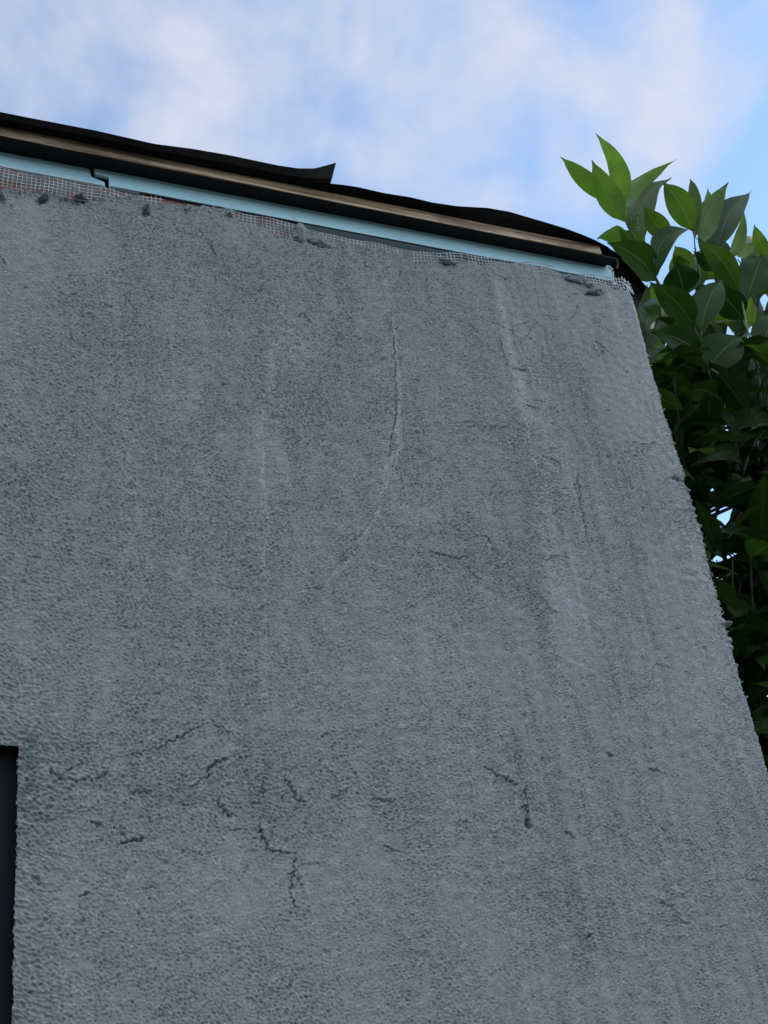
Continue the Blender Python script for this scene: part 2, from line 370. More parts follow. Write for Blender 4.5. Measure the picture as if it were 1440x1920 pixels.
# cracks measured on the wall: (photo points, half width m, depth m)
CR = [([(733, 560), (737, 640), (740, 690), (742, 760), (738, 810), (728, 860)], .0009, .0022),
      ([(908, 1438), (930, 1450), (948, 1460), (970, 1472)], .0013, .0045), ([(985, 1470), (987, 1500), (990, 1530)], .0010, .004),
      ([(980, 1510), (990, 1524)], .0013, .004), ([(989, 1535), (991, 1544), (994, 1552)], .0020, .006),
      ([(120, 1462), (160, 1465), (190, 1456), (200, 1450)], .0010, .0022), ([(90, 1440), (108, 1455), (120, 1462)], .0011, .0024),
      ([(225, 1414), (270, 1410), (310, 1395), (350, 1375), (390, 1355)], .0008, .0020), ([(395, 1350), (425, 1370), (450, 1390)], .0008, .0016),
      ([(225, 1581), (250, 1578), (270, 1572)], .0016, .0038), ([(170, 1541), (185, 1543), (190, 1552)], .0014, .003),
      ([(385, 1450), (395, 1438), (410, 1428), (428, 1424)], .0011, .0028), ([(355, 1478), (375, 1465), (395, 1452)], .0009, .0022),
      ([(407, 1497), (412, 1510), (425, 1522), (440, 1532)], .0011, .0026), ([(487, 1535), (490, 1560), (500, 1588), (515, 1600), (553, 1602)], .0011, .0028),
      ([(553, 1602), (550, 1640), (545, 1670), (550, 1692), (562, 1704)], .0009, .0022), ([(528, 1456), (545, 1480), (560, 1500), (575, 1506)], .0010, .0022),
      ([(493, 1468), (496, 1490)], .0010, .002), ([(625, 1494), (640, 1488), (660, 1478)], .0010, .002), ([(705, 1500), (730, 1500), (738, 1503)], .0015, .0026),
      ([(705, 1576), (730, 1588), (750, 1598)], .0008, .0018), ([(240, 1488), (265, 1484), (285, 1486)], .0010, .0018),
      ([(800, 1030), (830, 1042), (860, 1046), (880, 1047)], .0009, .0018), ([(872, 1060), (885, 1075), (900, 1088)], .0010, .0020),
      ([(895, 800), (930, 803), (960, 798)], .0009, .0018), ([(775, 808), (788, 810)], .0013, .0022), ([(778, 713), (790, 712)], .0012, .002),
      ([(1017, 855), (1035, 862), (1050, 868)], .0009, .0022), ([(985, 760), (1000, 764), (1012, 764)], .0009, .002),
      ([(1085, 880), (1088, 930), (1092, 970), (1102, 1010)], .0009, .0020), ([(935, 630), (940, 655), (950, 690)], .0009, .0016),
      ([(1112, 640), (1122, 642), (1130, 650), (1134, 660), (1124, 663), (1114, 656), (1112, 642)], .0008, .0018),
      ([(958, 690), (975, 692), (985, 697)], .0012, .0022), ([(925, 515), (940, 522), (950, 527)], .0008, .002),
      ([(1180, 832), (1210, 834), (1232, 830)], .0009, .0014), ([(1260, 895), (1275, 900), (1286, 908)], .0016, .0035),
      ([(1018, 1125), (1030, 1140), (1045, 1150)], .0009, .0018), ([(560, 595), (566, 588), (575, 596), (580, 608)], .0010, .0018),
      ([(395, 458), (400, 470), (404, 480)], .0011, .0022), ([(200, 645), (230, 640), (250, 640)], .0008, .0014),
      ([(1215, 1440), (1232, 1445), (1240, 1450)], .0012, .002), ([(1235, 1548), (1248, 1560)], .0012, .002), ([(1140, 1412), (1152, 1418)], .0012, .002),
      ([(575, 452), (600, 462), (622, 466)], .0017, .0045), ([(553, 448), (565, 454), (578, 453)], .0016, .004), ([(825, 490), (840, 496), (858, 492)], .0012, .004),
      ([(1240, 1690), (1260, 1705)], .0012, .0018), ([(1100, 1760), (1112, 1752)], .0015, .0022), ([(1270, 1720), (1290, 1735)], .0012, .002),
      ([(0, 480), (10, 500)], .001, .001), ([(150, 1680), (170, 1676)], .001, .0018), ([(60, 1640), (80, 1660)], .0011, .0018),
      ([(1060, 1560), (1080, 1575)], .001, .0018), ([(600, 1380), (630, 1370)], .001, .0014), ([(860, 1540), (880, 1545)], .001, .0014)]
for pts, w, dep in CR:
    pw = subdiv(polyw(pts), .0016)
    r = field(pw, .012)
    if r is None: continue
    sl, d, sg, fr = r
    dd = np.abs(d+.00035*fineA[sl])*(1+.25*warp[sl]); dep = dep*np.clip(.95+.3*coarse[sl], .3, 1.3)
    env = np.clip(np.minimum(fr, 1-fr)*8, .25, 1)
    h[sl] -= 2.7*dep*env*np.exp(-(dd/(w*.78))**2)
    h[sl] += .0009*env*np.exp(-((dd-2.6*w)/(1.8*w))**2)
for (u, v, ru, rv, dp) in [(78, 376, 8, 6, .009), (148, 375, 13, 5, .009), (274, 400, 7, 4.5, .009), (88, 368, 4, 4, .005), (352, 393, 5, 3, .006), (120, 372, 8, 3, .005), (905, 494, 7, 3, .005), (1112, 551, 13, 4, .007), (560, 447, 9, 4, .008), (2, 374, 6, 8, .007), (175, 372, 6, 3, .005)]:
    rr = ((PU-u)/ru)**2+((PV-v)/rv)**2+.45*coarse+.3*fineA
    h -= dp*(1-sstep(.5, 1.5, rr))*(blob(u, v, ru*2.5, rv*2.5) > .1)
# hairline network
rc = random.Random(5)
def hair(u, v, ang, n_, w, dep, st=9., br=.12):
    pts = [(u, v)]
    for _ in range(n_):
        ang += rc.gauss(0, .38); u += st*math.cos(ang); v += st*math.sin(ang); pts.append((u, v))
        if br and rc.random() < br: hair(u, v, ang+rc.choice([-1, 1])*rc.uniform(.5, 1.2), max(2, n_//2), w*.85, dep*.8, st, 0)
    r = field(subdiv(polyw(pts), .0009, 4), .006)
    if r is None: return
    sl, d, sg, fr = r; env = np.clip(np.minimum(fr, 1-fr)*5, .1, 1)*np.clip(.8+.5*coarse[sl], .1, 1.3)
    h[sl] -= dep*env*np.exp(-((d+.0003*fineA[sl])/w)**2); h[sl] += .25*dep*env*(sg > 0)*np.exp(-(d/.004)**2)
for (u0, u1, v0, v1, n_, a0) in [(60, 480, 1370, 1600, 13, 0.), (380, 780, 1380, 1640, 13, .5), (480, 620, 1500, 1740, 5, 1.4), (860, 1260, 600, 1100, 22, .1), (950, 1350, 1100, 1480, 12, .2), (1000, 1400, 1500, 1850, 12, .2), (120, 700, 1600, 1880, 6, .3), (900, 1180, 500, 640, 6, .4), (560, 900, 1000, 1350, 5, .5), (40, 420, 380, 480, 5, .8), (1150, 1290, 800, 960, 6, .1)]:
    for _ in range(n_):
        hair(rc.uniform(u0, u1), rc.uniform(v0, v1), a0+rc.choice([0, 0, math.pi])+rc.gauss(0, .45), rc.randint(2, 8), rc.uniform(.0006, .0010), rc.uniform(.0012, .0032))
hair(110, 1455, .1, 8, .0009, .003); hair(210, 1420, -.15, 19, .0008, .0026, 10); hair(400, 1350, .7, 7, .0008, .0024); hair(450, 1430, .9, 12, .0009, .0026, 9); hair(560, 1480, 1.2, 10, .0008, .0024)
# trowel laps: one side stands proud, dying away
LAP = [([(704, 475), (722, 520), (735, 600), (742, 700), (742, 790), (730, 860), (716, 930), (690, 985), (645, 1040), (605, 1095), (580, 1150), (568, 1210)], .0013, .035, -1),
       ([(556, 590), (520, 640), (490, 720), (485, 800), (490, 900), (492, 1050), (490, 1180), (505, 1300), (490, 1400)], .0008, .03, -1),
       ([(575, 590), (590, 620), (590, 700)], .0006, .02, 1), ([(560, 445), (568, 500), (562, 560)], .0007, .02, -1),
       ([(620, 860), (625, 930), (615, 1000)], .0007, .02, -1), ([(712, 930), (708, 985)], .0007, .03, -1), ([(405, 900), (400, 1000), (385, 1100)], .0004, .02, -1),
       ([(915, 480), (925, 560), (945, 640), (968, 720), (985, 800), (1000, 900), (1010, 1000), (1010, 1080), (1040, 1150), (1060, 1300), (1065, 1400)], .0016, .035, -1),
       ([(950, 560), (962, 640), (990, 720)], .0011, .02, 1), ([(740, 990), (800, 985), (880, 975), (930, 990)], .0006, .02, 1),
       ([(1150, 1080), (1160, 1200), (1180, 1350), (1200, 1500)], .0008, .03, 1), ([(1250, 1500), (1290, 1600), (1300, 1680)], .0008, .02, -1),
       ([(205, 470), (208, 620), (205, 740), (240, 800)], .0006, .02, -1), ([(1060, 770), (1085, 830), (1090, 900)], .0008, .02, 1),
       ([(600, 1120), (560, 1200), (580, 1300)], .0005, .02, 1), ([(110, 1470), (300, 1475), (480, 1400)], .0006, .04, 1)]
for pts, a, R, sd_ in LAP:
    r = field(subdiv(polyw(pts), .0008), R)
    if r is None: continue
    sl, d, sg, fr = r
    env = np.clip(np.minimum(fr, 1-fr)*6, 0, 1)
    h[sl] += 1.7*a*env*np.where(sg == sd_, 1, 0)*(1-sstep(0, R, d))*sstep(0, .0016, d)
for pts_ in ([(707, 480), (728, 540), (740, 620), (748, 700), (748, 790), (736, 860), (722, 930), (696, 985), (652, 1040), (612, 1095), (586, 1150)], [(552, 595), (510, 650), (490, 760), (492, 900), (494, 1100), (502, 1400)]):
    r = field(polyw(pts_), .012)
    sl, d, sg, fr = r; env = np.clip(np.minimum(fr, 1-fr)*6, 0, 1)
    h[sl] += env*(.0010*np.exp(-(d/.0028)**2)-.0013*(sg > 0)*np.exp(-((d-.004)/.0018)**2))
# rough torn fields
for (u, v, ru, rv, a) in [(1000, 960, 45, 130, 1.2), (1290, 960, 30, 70, 1.6), (700, 1480, 130, 50, .9), (380, 1500, 200, 60, .8), (1180, 855, 60, 22, 1.1), (1090, 1690, 120, 90, .7), (1300, 1640, 90, 130, .8), (60, 1480, 60, 120, .8), (900, 820, 40, 30, .8)]:
    h += a*.0005*coarse*blob(u, v, ru, rv)-a*.0009*sstep(1.3, 2.4, tear)*blob(u, v, ru, rv)
# outline: ragged top, window opening
TOP = [(-80, 335), (0, 352), (60, 358), (100, 362), (150, 374), (200, 368), (240, 368), (290, 380), (330, 377), (400, 387), (436, 394), (450, 412), (500, 430), (530, 443),
       (550, 446), (554, 428), (566, 420), (578, 430), (600, 440), (640, 452), (700, 466), (760, 467), (778, 474), (800, 484), (850, 492), (900, 490), (960, 494), (1010, 497),
       (1060, 508), (1090, 520), (1120, 528), (1150, 540), (1185, 548), (1200, 552)]
tw_ = [(at(*p)[0], at(*p)[2]) for p in TOP]
ztop = np.interp(ss, [p[0] for p in tw_], [p[1] for p in tw_])
jag = np.convolve(RNG.standard_normal(nx+8), np.ones(5)/5, 'same')[4:-4]*.0032+np.convolve(RNG.standard_normal(nx+40), np.ones(21)/21, 'same')[20:-20]*.008
ztop = np.minimum(ztop+jag*1.0+.0035, 3.0955)
dz = ztop[None, :]-ZZ
h += .0012*coarse*sstep(.03, .0, dz)*sstep(400, 250, PU*0+PU)
edge_t = sstep(0, .007, dz)*.0
base_th = .0105+.0015*sstep(.0, .05, dz)                      # coat thickness
th = np.maximum(base_th+h, .0008)
th = th*np.clip(sstep(-.0005, .0045, dz)**.6, 0, 1)
# ragged corner arris
cj = np.convolve(RNG.standard_normal(nz+8), np.ones(4)/4, 'same')[4:-4]*.0007+np.convolve(RNG.standard_normal(nz+60), np.ones(41)/41, 'same')[30:-30]*.006
for k in range(95):
    zc_ = random.choice([random.uniform(1.75, 3.05), random.uniform(2.36, 2.48), random.uniform(2.55, 2.8)])
    cj += random.uniform(-.0022, .0034)*np.exp(-np.abs((zz-zc_)/random.uniform(.0012, .005))**3)
cn = np.exp(-((XX-(L1+s_arc*.6))/.010)**2)
cm = np.interp(zz, [1.7, 2.0, 2.2, 2.36, 2.42, 2.46, 2.55, 2.60, 2.66, 2.72, 2.8, 2.86, 3.0, 3.1], [.5, .7, .6, 1.3, 1.5, .7, 1.2, 1.2, 1.4, .6, .9, .5, .3, .5])[:, None]
th += cn*(cj[:, None]*cm+.0002*coarse*cm+.0003*fineB)
th -= .0022*cm*sstep(1.0, 2.0, coarse)*np.exp(-((XX-(L1-.004))/.012)**2)
# window side: arris eaten away
ej = np.convolve(RNG.standard_normal(nz+8), np.ones(4)/4, 'same')[4:-4]*.0014
dwx = XX-(XJ+ej[:, None]); dwz = (ZZ-WZ1)
inside = (dwx < 0) & (dwz < 0)
dist = np.where(dwz > 0, np.hypot(np.maximum(-dwx, 0)*0, dwz), 0); dist = np.where(dwx > 0, np.maximum(dist, dwx*(dwz < 0)+dist), dist)
th += .0007*coarse*np.exp(-(np.maximum(dwx, 0)/.03)**2)*(ZZ < WZ1+.02)
a = np.clip((XX-L1)/s_arc, 0, 1)*math.pi/2
nxn = np.sin(a); nyn = -np.cos(a)
bx = np.where(XX < L1, XX, L1-0+0*XX)
RB = max(rad-.0105, .0005)
bx = np.where(XX < L1, XX, (X1-rad)+np.sin(a)*RB*0); by = np.zeros_like(XX)
sidey = np.clip(XX-L1-s_arc, 0, None)
bx = np.where(XX < L1, XX, X1-rad); by = np.where(XX > L1+s_arc, sidey, 0.0)
VX = bx+nxn*th; VY = by+nyn*th; VZ = ZZ.copy()
# wall front plane y=-0.012: base 0 outward by th
keep = (dz > -.0006) & ~inside
kf = keep[:-1, :-1] & keep[1:, :-1] & keep[:-1, 1:] & keep[1:, 1:]
idx = np.arange(nz*nx).reshape(nz, nx)
q = np.stack([idx[:-1, :-1][kf], idx[:-1, 1:][kf], idx[1:, 1:][kf], idx[1:, :-1][kf]], 1)
used = np.zeros(nz*nx, bool); used[q.ravel()] = True
remap = np.cumsum(used)-1
V = np.stack([VX.ravel(), VY.ravel(), VZ.ravel()], 1)[used]; q = remap[q]
# dry, paler scraped patches as their own stain pattern
dry = np.zeros_like(XX)
for (u, v, ru, rv, w) in [(940, 600, 18, 90, .5), (985, 760, 26, 110, .7), (1020, 900, 30, 110, .7), (1060, 1080, 34, 140, .5), (1210, 700, 45, 130, .6), (1250, 860, 40, 60, .5), (1290, 1010, 40, 100, .5), (1320, 1250, 40, 220, .45),
                          (560, 650, 38, 60, .55), (515, 760, 22, 150, .45), (240, 1000, 60, 60, .25), (730, 850, 22, 160, .45), (712, 520, 14, 60, .5), (560, 500, 20, 60, .35), (800, 1300, 180, 160, .3), (500, 1650, 220, 60, .3), (1230, 1650, 40, 160, .3), (1180, 560, 60, 40, .35), (830, 900, 80, 90, .25)]:
    dry += w*blob(u, v, ru, rv)
dry = np.clip(dry*(1+.5*fnoise(.02, .03))*(1+.4*fine*.5), 0, 1)
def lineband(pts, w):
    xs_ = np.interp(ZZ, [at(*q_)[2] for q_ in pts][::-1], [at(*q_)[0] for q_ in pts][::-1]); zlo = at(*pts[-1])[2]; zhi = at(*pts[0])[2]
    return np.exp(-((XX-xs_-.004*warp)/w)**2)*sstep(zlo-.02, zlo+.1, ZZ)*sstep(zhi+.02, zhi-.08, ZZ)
pale = .9*lineband([(925, 540), (960, 690), (1005, 870), (1025, 1000), (1045, 1150), (1065, 1400)], .011)+.5*lineband([(1090, 880), (1130, 1100), (1170, 1350), (1220, 1600)], .014)+.5*lineband([(1215, 640), (1275, 880), (1350, 1200), (1400, 1500)], .02)+1.1*lineband([(707, 480), (728, 540), (740, 620), (748, 700), (748, 790), (736, 860), (722, 930), (696, 985), (652, 1040), (612, 1095), (586, 1150)], .0045)+.5*lineband([(712, 930), (712, 1000)], .004)+.7*lineband([(552, 595), (510, 650), (490, 760), (490, 1100), (500, 1400)], .006)+.3*lineband([(1230, 1400), (1280, 1600), (1310, 1900)], .012)  # pale streaks; the thin lap lines add painted ridge light
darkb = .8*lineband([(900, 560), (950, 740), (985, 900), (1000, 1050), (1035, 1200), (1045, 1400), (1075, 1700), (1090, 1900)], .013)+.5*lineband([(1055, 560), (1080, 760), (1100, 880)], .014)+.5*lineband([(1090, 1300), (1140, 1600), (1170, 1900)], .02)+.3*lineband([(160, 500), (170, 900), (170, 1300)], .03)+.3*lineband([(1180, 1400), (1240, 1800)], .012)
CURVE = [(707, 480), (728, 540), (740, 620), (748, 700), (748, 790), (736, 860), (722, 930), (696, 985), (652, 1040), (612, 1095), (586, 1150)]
ridge_light = .9*lineband(CURVE, .0032)+.55*lineband([(552, 595), (510, 650), (490, 760), (492, 900), (494, 1100), (500, 1250), (502, 1400)], .0032)+.35*lineband([(575, 600), (592, 700), (596, 800)], .003)+.3*lineband([(630, 850), (628, 930), (610, 1010)], .003)+.5*lineband([(925, 480), (935, 560), (955, 640), (976, 720), (992, 800)], .004)+.25*lineband([(200, 470), (204, 700), (210, 820)], .004)  # light catching the lap ridges, painted into the render colour
ridge_light = ridge_light*(1+.35*speck0) if False else ridge_light
low = lownoise(.09, .14); speck = lownoise(.0022, .0022); speck2 = lownoise(.006, .004)
val = 1.05+.012*low+.24*ridge_light*(1+.25*warp)+.085*speck+.05*speck2+.04*streak*rightm+.018*streak2+.15*pale*(1+.3*speck2)-.075*darkb*(1+.3*speck2)+.24*dry
val = val*np.where(speck > 2.1, 1.35, 1)*np.where(speck < -2.3, .6, 1)
warm = np.clip(.5+.35*lownoise(.12, .2)-.8*dry-.5*pale+.3*darkb, 0, 1.0)[..., None]
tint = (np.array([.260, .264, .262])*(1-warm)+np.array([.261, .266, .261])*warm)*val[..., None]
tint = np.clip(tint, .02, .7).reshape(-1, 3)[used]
# neighbouring plain areas of the coat out of the picture (coarser relief)
me = bpy.data.meshes.new('render_coat')
nv, nf = len(V), len(q)
ext = MB()
ext.box(-2.5, WX0, -.0095, -.0005, 0, 3.075); ext.box(WX0, XJ+.01, -.0095, -.0005, 0, WZ0); ext.box(WX0, X0+.0006, -.0095, -.0005, WZ1, 3.075)
ext.box(XJ+.01, X1-rad, -.0095, -.0005, 0, Z0+.0008)
ev = np.array(ext.v); ef = np.array(ext.f)+nv
me.vertices.add(nv+len(ev)); me.vertices.foreach_set('co', np.concatenate([V, ev]).astype(np.float32).ravel())
allf = np.concatenate([q, ef]); nl = len(allf)*4
me.loops.add(nl); me.loops.foreach_set('vertex_index', allf.astype(np.int32).ravel())
me.polygons.add(len(allf)); me.polygons.foreach_set('loop_start', (np.arange(len(allf))*4).astype(np.int32))
me.polygons.foreach_set('use_smooth', np.concatenate([np.ones(nf, bool), np.zeros(len(ef), bool)]))
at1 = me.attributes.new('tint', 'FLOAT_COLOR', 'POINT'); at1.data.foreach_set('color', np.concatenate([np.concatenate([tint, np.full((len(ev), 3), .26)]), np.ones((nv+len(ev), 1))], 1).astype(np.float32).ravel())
me.update(calc_edges=True)
coat = link('render_coat', me, M_REN, house)
tag(coat, 'rough grey cement render with trowel laps and small cracks')

# ---- window, bottom left
win = empty('window', (XJ-house.location.x, 0, WZ0)); win.parent = house; tag(win, 'dark window opening')
def pbox(name, mat, parent, *b, bevel=0):
    m = MB(); m.box(*b); return m.build(name, mat, parent, bevel=bevel)
fm = MB(); fm.box(XJ-.062, XJ+.0115, .012, .08, WZ0, WZ1+.0115); fm.box(WX0, XJ-.062, .012, .08, WZ1-.06, WZ1+.0115); fm.box(WX0, WX0+.062, .012, .08, WZ0, WZ1-.06); fm.box(WX0+.062, XJ-.062, .012, .08, WZ0, WZ0+.06)
fm.build('frame', M_WIN, win, bevel=.003)
pbox('pane', M_GLASS, win, WX0+.062, XJ-.062, .04, .046, WZ0+.06, WZ1-.06)

# ---- roof edge
roof = empty('roof', (0, .02, 3.1)); roof.location = (0, .02, 3.1); roof.parent = house
pbox('deck', M_DECK, roof, -2.6, XC+.0, .02, 3.5, 3.135, 3.146)
# wooden batten under the felt
xs = list(np.linspace(-2.6, 1.213, 60))
mb = MB(); mb.sweep([(-.0318, 3.1262), (-.0312, 3.1255), (.018, 3.1255), (.018, 3.1480), (-.0300, 3.1480), (-.0306, 3.1400), (-.0312, 3.1330)], xs, jit=.0003)
bat = mb.build('batten', M_WOOD, roof); tag(bat, 'weathered pine batten')
# black folded metal strip below the batten, with a curled end
mb = MB()
mb.sweep([(-.0325, 3.1180), (-.0345, 3.1198), (-.0337, 3.1218), (-.031, 3.1232), (-.012, 3.1249), (-.012, 3.1232), (-.029, 3.1210), (-.0305, 3.1192)], list(np.linspace(-2.6, 1.243, 40)), jit=.0002)
mb.sweep([(-.0295, 3.1228), (-.0265, 3.1228), (-.0225, 3.1012), (-.0255, 3.1008)][::-1] if 0 else [(-.012, 3.1232), (.012, 3.1232), (.012, 3.1305), (-.012, 3.1249)], [-2.6, 1.235])
mb.tube([(1.240, -.033, 3.121), (1.2415, -.031, 3.112), (1.2405, -.026, 3.104), (1.236, -.020, 3.101)], [.0025, .003, .0028, .001], 6)
mb.build('edge_profile', M_BLACKP, roof)
# second dark strip that shows as a fine line between boards
mb = MB(); mb.sweep([(-.026, 3.1245), (-.020, 3.1245), (-.0095, 3.1205), (-.0095, 3.135), (-.012, 3.135), (-.026, 3.126)], [-2.6, 1.225]); 
# ---- pale boards
def board(x0, x1, z0, z1, yf, outline, name, label):
    root = mb_ = MB()
    # front outline polygon (x,z) extruded in y
    k = len(outline); d = .006
    mb_.v += [(x, yf, z) for x, z in outline]+[(x, yf+d, z) for x, z in outline]
    mb_.f += [tuple(range(k))[::-1], tuple(range(k, 2*k))]+[(i, (i+1) % k, k+(i+1) % k, k+i) for i in range(k)]
    o = mb_.build(name, M_BOARD, house); tag(o, label)
    return o
p = lambda u, v, y=-.004: (at(u, v, y)[0], at(u, v, y)[2])
YR = -.0050; YL = -.0015
ol = [(-2.6, 3.0935), p(197, 351, YL), p(196, 341.5, YL), p(171, 331, YL), p(168, 316, YL), (-2.6, 3.1235)]
b1 = board(0, 0, 0, 0, YL, ol, 'fascia_board', 'pale blue board left of the stepped joint')
orr = [p(205, 350, YR), p(204, 332, YR), p(179, 326, YR), p(176, 310, YR)]
orr = orr+[(p(400, 350, YR)[0], 3.1345), (1.2465, 3.1290)]+[p(1150, 505, YR), p(1150, 520, YR), (1.2445, 3.0900), (p(700, 443, YR)[0], 3.0912), (p(400, 386, YR)[0], 3.0915)]
b2 = board(0, 0, 0, 0, YR, orr, 'fascia_board', 'long pale blue board right of the stepped joint')
# white lower lip of the left board, grey-teal return under the right one
mb = MB(); mb.sweep([(-.0035, 3.0915), (-.0035, 3.0932), (.004, 3.0932), (.004, 3.0915)], [-2.6, p(196, 350)[0]]); mb.build('lower_lip', M_WHITE, b1)
mb = MB(); xs = np.linspace(p(566, 410)[0], 1.243, 40)
mb.sweep([(YR+.0015, 3.0915), (YR+.0018, 3.0875), (.0015, 3.082), (.010, 3.080), (.010, 3.0915)][::-1] if 0 else [(YR+.0012, 3.0918), (.012, 3.0918), (.012, 3.0765), (-.0008, 3.0800), (-.0030, 3.0860)], list(xs)); mb.build('under_return', M_BACKB, b2)
mb = MB(); mb.sweep([(YR-.0003, 3.0903), (YR-.0003, 3.0918), (YR+.007, 3.0918), (YR+.007, 3.0903)], [p(206, 350)[0], 1.2445]); mb.build('lower_lip', M_BACKB, b2)
# end cap rim
mb = MB(); mb.tube([(*p(1141, 500, YR-.001), 0)[:1]+(YR-.001, p(1141, 500, YR)[1]), (p(1148, 508)[0], YR-.001, p(1148, 508)[1]), (p(1150, 530)[0], YR-.001, p(1150, 530)[1])], .0011, 6); mb.build('end_rim', M_WHITE, b2)
# dark soffit gap above the boards
mb = MB(); mb.box(-2.6, 1.24, .0062, .019, 3.080, 3.134); mb.build('backing', M_DECK, roof)
mb = MB(); mb.sweep([(-.026, 3.1215), (-.004, 3.1225), (.0, 3.1365), (-.004, 3.137), (-.0095, 3.1255), (-.026, 3.1248)], [-2.6, .3]) 

# ---- fibreglass reinforcing mesh strips, embedded in the coat
def ribbon(u0, u1, top, bot_drop, seed, name='reinforcing_mesh', label=None, ymesh=-.0078, fray=.004, pitch=.0066, rw=.00056, mat=M_MESH, wave=.0010):
    rnd = random.Random(seed)
    xa, xb = at(u0, 400)[0] if False else p(*top[0], ymesh)[0], p(*top[-1], ymesh)[0]
    tx = [p(*q_, ymesh)[0] for q_ in top]; tz = [p(*q_, ymesh)[1] for q_ in top]
    m = MB(); ph = rnd.uniform(0, 6)
    def pos(x, z):
        return (x+wave*math.sin(z*90+ph)+.0006*math.sin(x*60+ph), ymesh+.0010*math.sin(x*37+ph)+.0008*math.sin(z*70+x*20), z+.0016*math.sin(x*14+ph)+wave*math.sin(x*80+ph*2))
    x = xa
    while x < xb:
        zt = np.interp(x, tx, tz); zb_ = zt-bot_drop
        ext_ = rnd.uniform(.2, 1.)*fray
        n_ = 7
        lean = rnd.uniform(-.0008, .0008)
        pts = [Vector(pos(x, zb_+(zt-zb_)*i/n_))+Vector((rnd.gauss(0, .00015), 0, 0)) for i in range(n_+1)]
        pts.append(Vector(pos(x+lean, zt+ext_)))
        if rnd.random() > .05: m.tube(pts, rw*rnd.uniform(.8, 1.15), 4)
        x += pitch*rnd.uniform(.96, 1.04)
    k = 0; nrow = int(bot_drop/pitch)+1
    for k in range(nrow):
        pts = []
        for x in np.arange(xa-.002, xb+.002, .004):
            zt = np.interp(x, tx, tz)
            pts.append(Vector(pos(x, zt-k*pitch-.0006))+Vector((0, .0004, rnd.gauss(0, .00012))))
        m.tube(pts, rw*rnd.uniform(.9, 1.1), 4)
    o = m.build(name, mat, coat)
    if label: tag(o, label)
    return o
ribbon(0, 0, [(-60, 304), (0, 318), (60, 326), (120, 338), (170, 348), (200, 352), (260, 366), (306, 375)], .034, 1)
ribbon(0, 0, [(425, 391), (450, 399), (500, 408), (530, 415), (560, 423)], .036, 2, fray=.001)
ribbon(0, 0, [(562, 424), (600, 433), (650, 445), (700, 456), (745, 465)], .026, 3, fray=.0005)
ribbon(0, 0, [(774, 473), (800, 474), (850, 475), (900, 482), (950, 488), (1000, 492), (1040, 498)], .024, 4, fray=.0035, ymesh=-.0105)
ribbon(0, 0, [(1098, 514), (1120, 517), (1150, 523), (1170, 525), (1186, 534)], .024, 5, fray=.006, ymesh=-.0112, rw=.0008, wave=.0010)
# mesh arris wires poking out along the corner
m = MB(); rnd = random.Random(9)
for k in range(34):
    z = 3.045-k*.0235+rnd.uniform(-.006, .006)
    if rnd.random() < .35: continue
    l = rnd.uniform(.003, .008)
    pts = [Vector((XC-.004, -.004, z)), Vector((XC+.0015, -.007+rnd.uniform(-.003, .003), z+rnd.uniform(-.001, .004))), Vector((XC+.0005+l*.35, -.004+rnd.uniform(-.004, .004), z+l*rnd.uniform(-.6, 1)))]
    m.tube(pts, .0007, 4)
m.tube([(XC-.003, -.0035, 2.0+i_*.02) for i_ in range(53)], .0009, 4); m.build('mesh_arris', M_MESH, coat)
# torn bits around the top right corner
m = MB()
for (a_, b_) in [((1166, 520), (1180, 552)), ((1162, 528), (1172, 536)), ((1172, 535), (1183, 548)), ((1178, 538), (1188, 552)), ((1168, 545), (1186, 560))]:
    A = at(*a_, -.010); B = at(*b_, -.012); C_ = (A+B)/2+np.array([.002, -.001, .001]); m.tube([A, C_, B], [.0008, .0012, .0009], 5)
m.build('frayed_mesh', M_MESH, coat)

# ---- mortar lumps and crumbs
def lump(u, v, ru, rv, seed, y=-.014, n_=22, out=.006, dark=False, flat=1.):
    rnd = np.random.default_rng(seed)
    c0 = at(u, v, y); sx_ = ru*.00098; sz_ = rv*.00115
    m = MB(); nu, nv_ = 16, 10
    ph = rnd.uniform(0, 6, 8)
    for j in range(nv_+1):
        for i in range(nu):
            t_ = 2*math.pi*i/nu; f_ = math.pi*j/nv_
            r_ = 1+.22*math.sin(2*t_+ph[0]+f_)+.16*math.sin(3*t_+ph[1]-2*f_)+.10*math.sin(5*t_+ph[2]+3*f_)+rnd.normal(0, .11)
            m.v.append((c0[0]+sx_*r_*math.sin(f_)*math.cos(t_), c0[1]+.003-out*r_*math.cos(f_)*flat, c0[2]+sz_*r_*math.sin(f_)*math.sin(t_)-.12*sx_*math.sin(f_)*math.cos(t_)))
    for j in range(nv_):
        for i in range(nu):
            a_ = j*nu+i; b_ = j*nu+(i+1) % nu; m.f.append((a_, b_, b_+nu, a_+nu))
    o = m.build('mortar_lump', M_LUMP, coat, smooth=True)
    return o
for i, a_ in enumerate([(274, 391, 5, 4), (84, 369, 6, 3), (150, 368, 9, 2.5), (566, 436, 11, 17), (600, 453, 14, 4), (840, 490, 15, 3.5), (1084, 522, 18, 8), (1118, 546, 13, 7), (1106, 534, 8, 6), (430, 402, 5, 3)]):
    lump(*a_, seed=i+3, out=.009 if i in (0, 1, 2, 7) else .006)

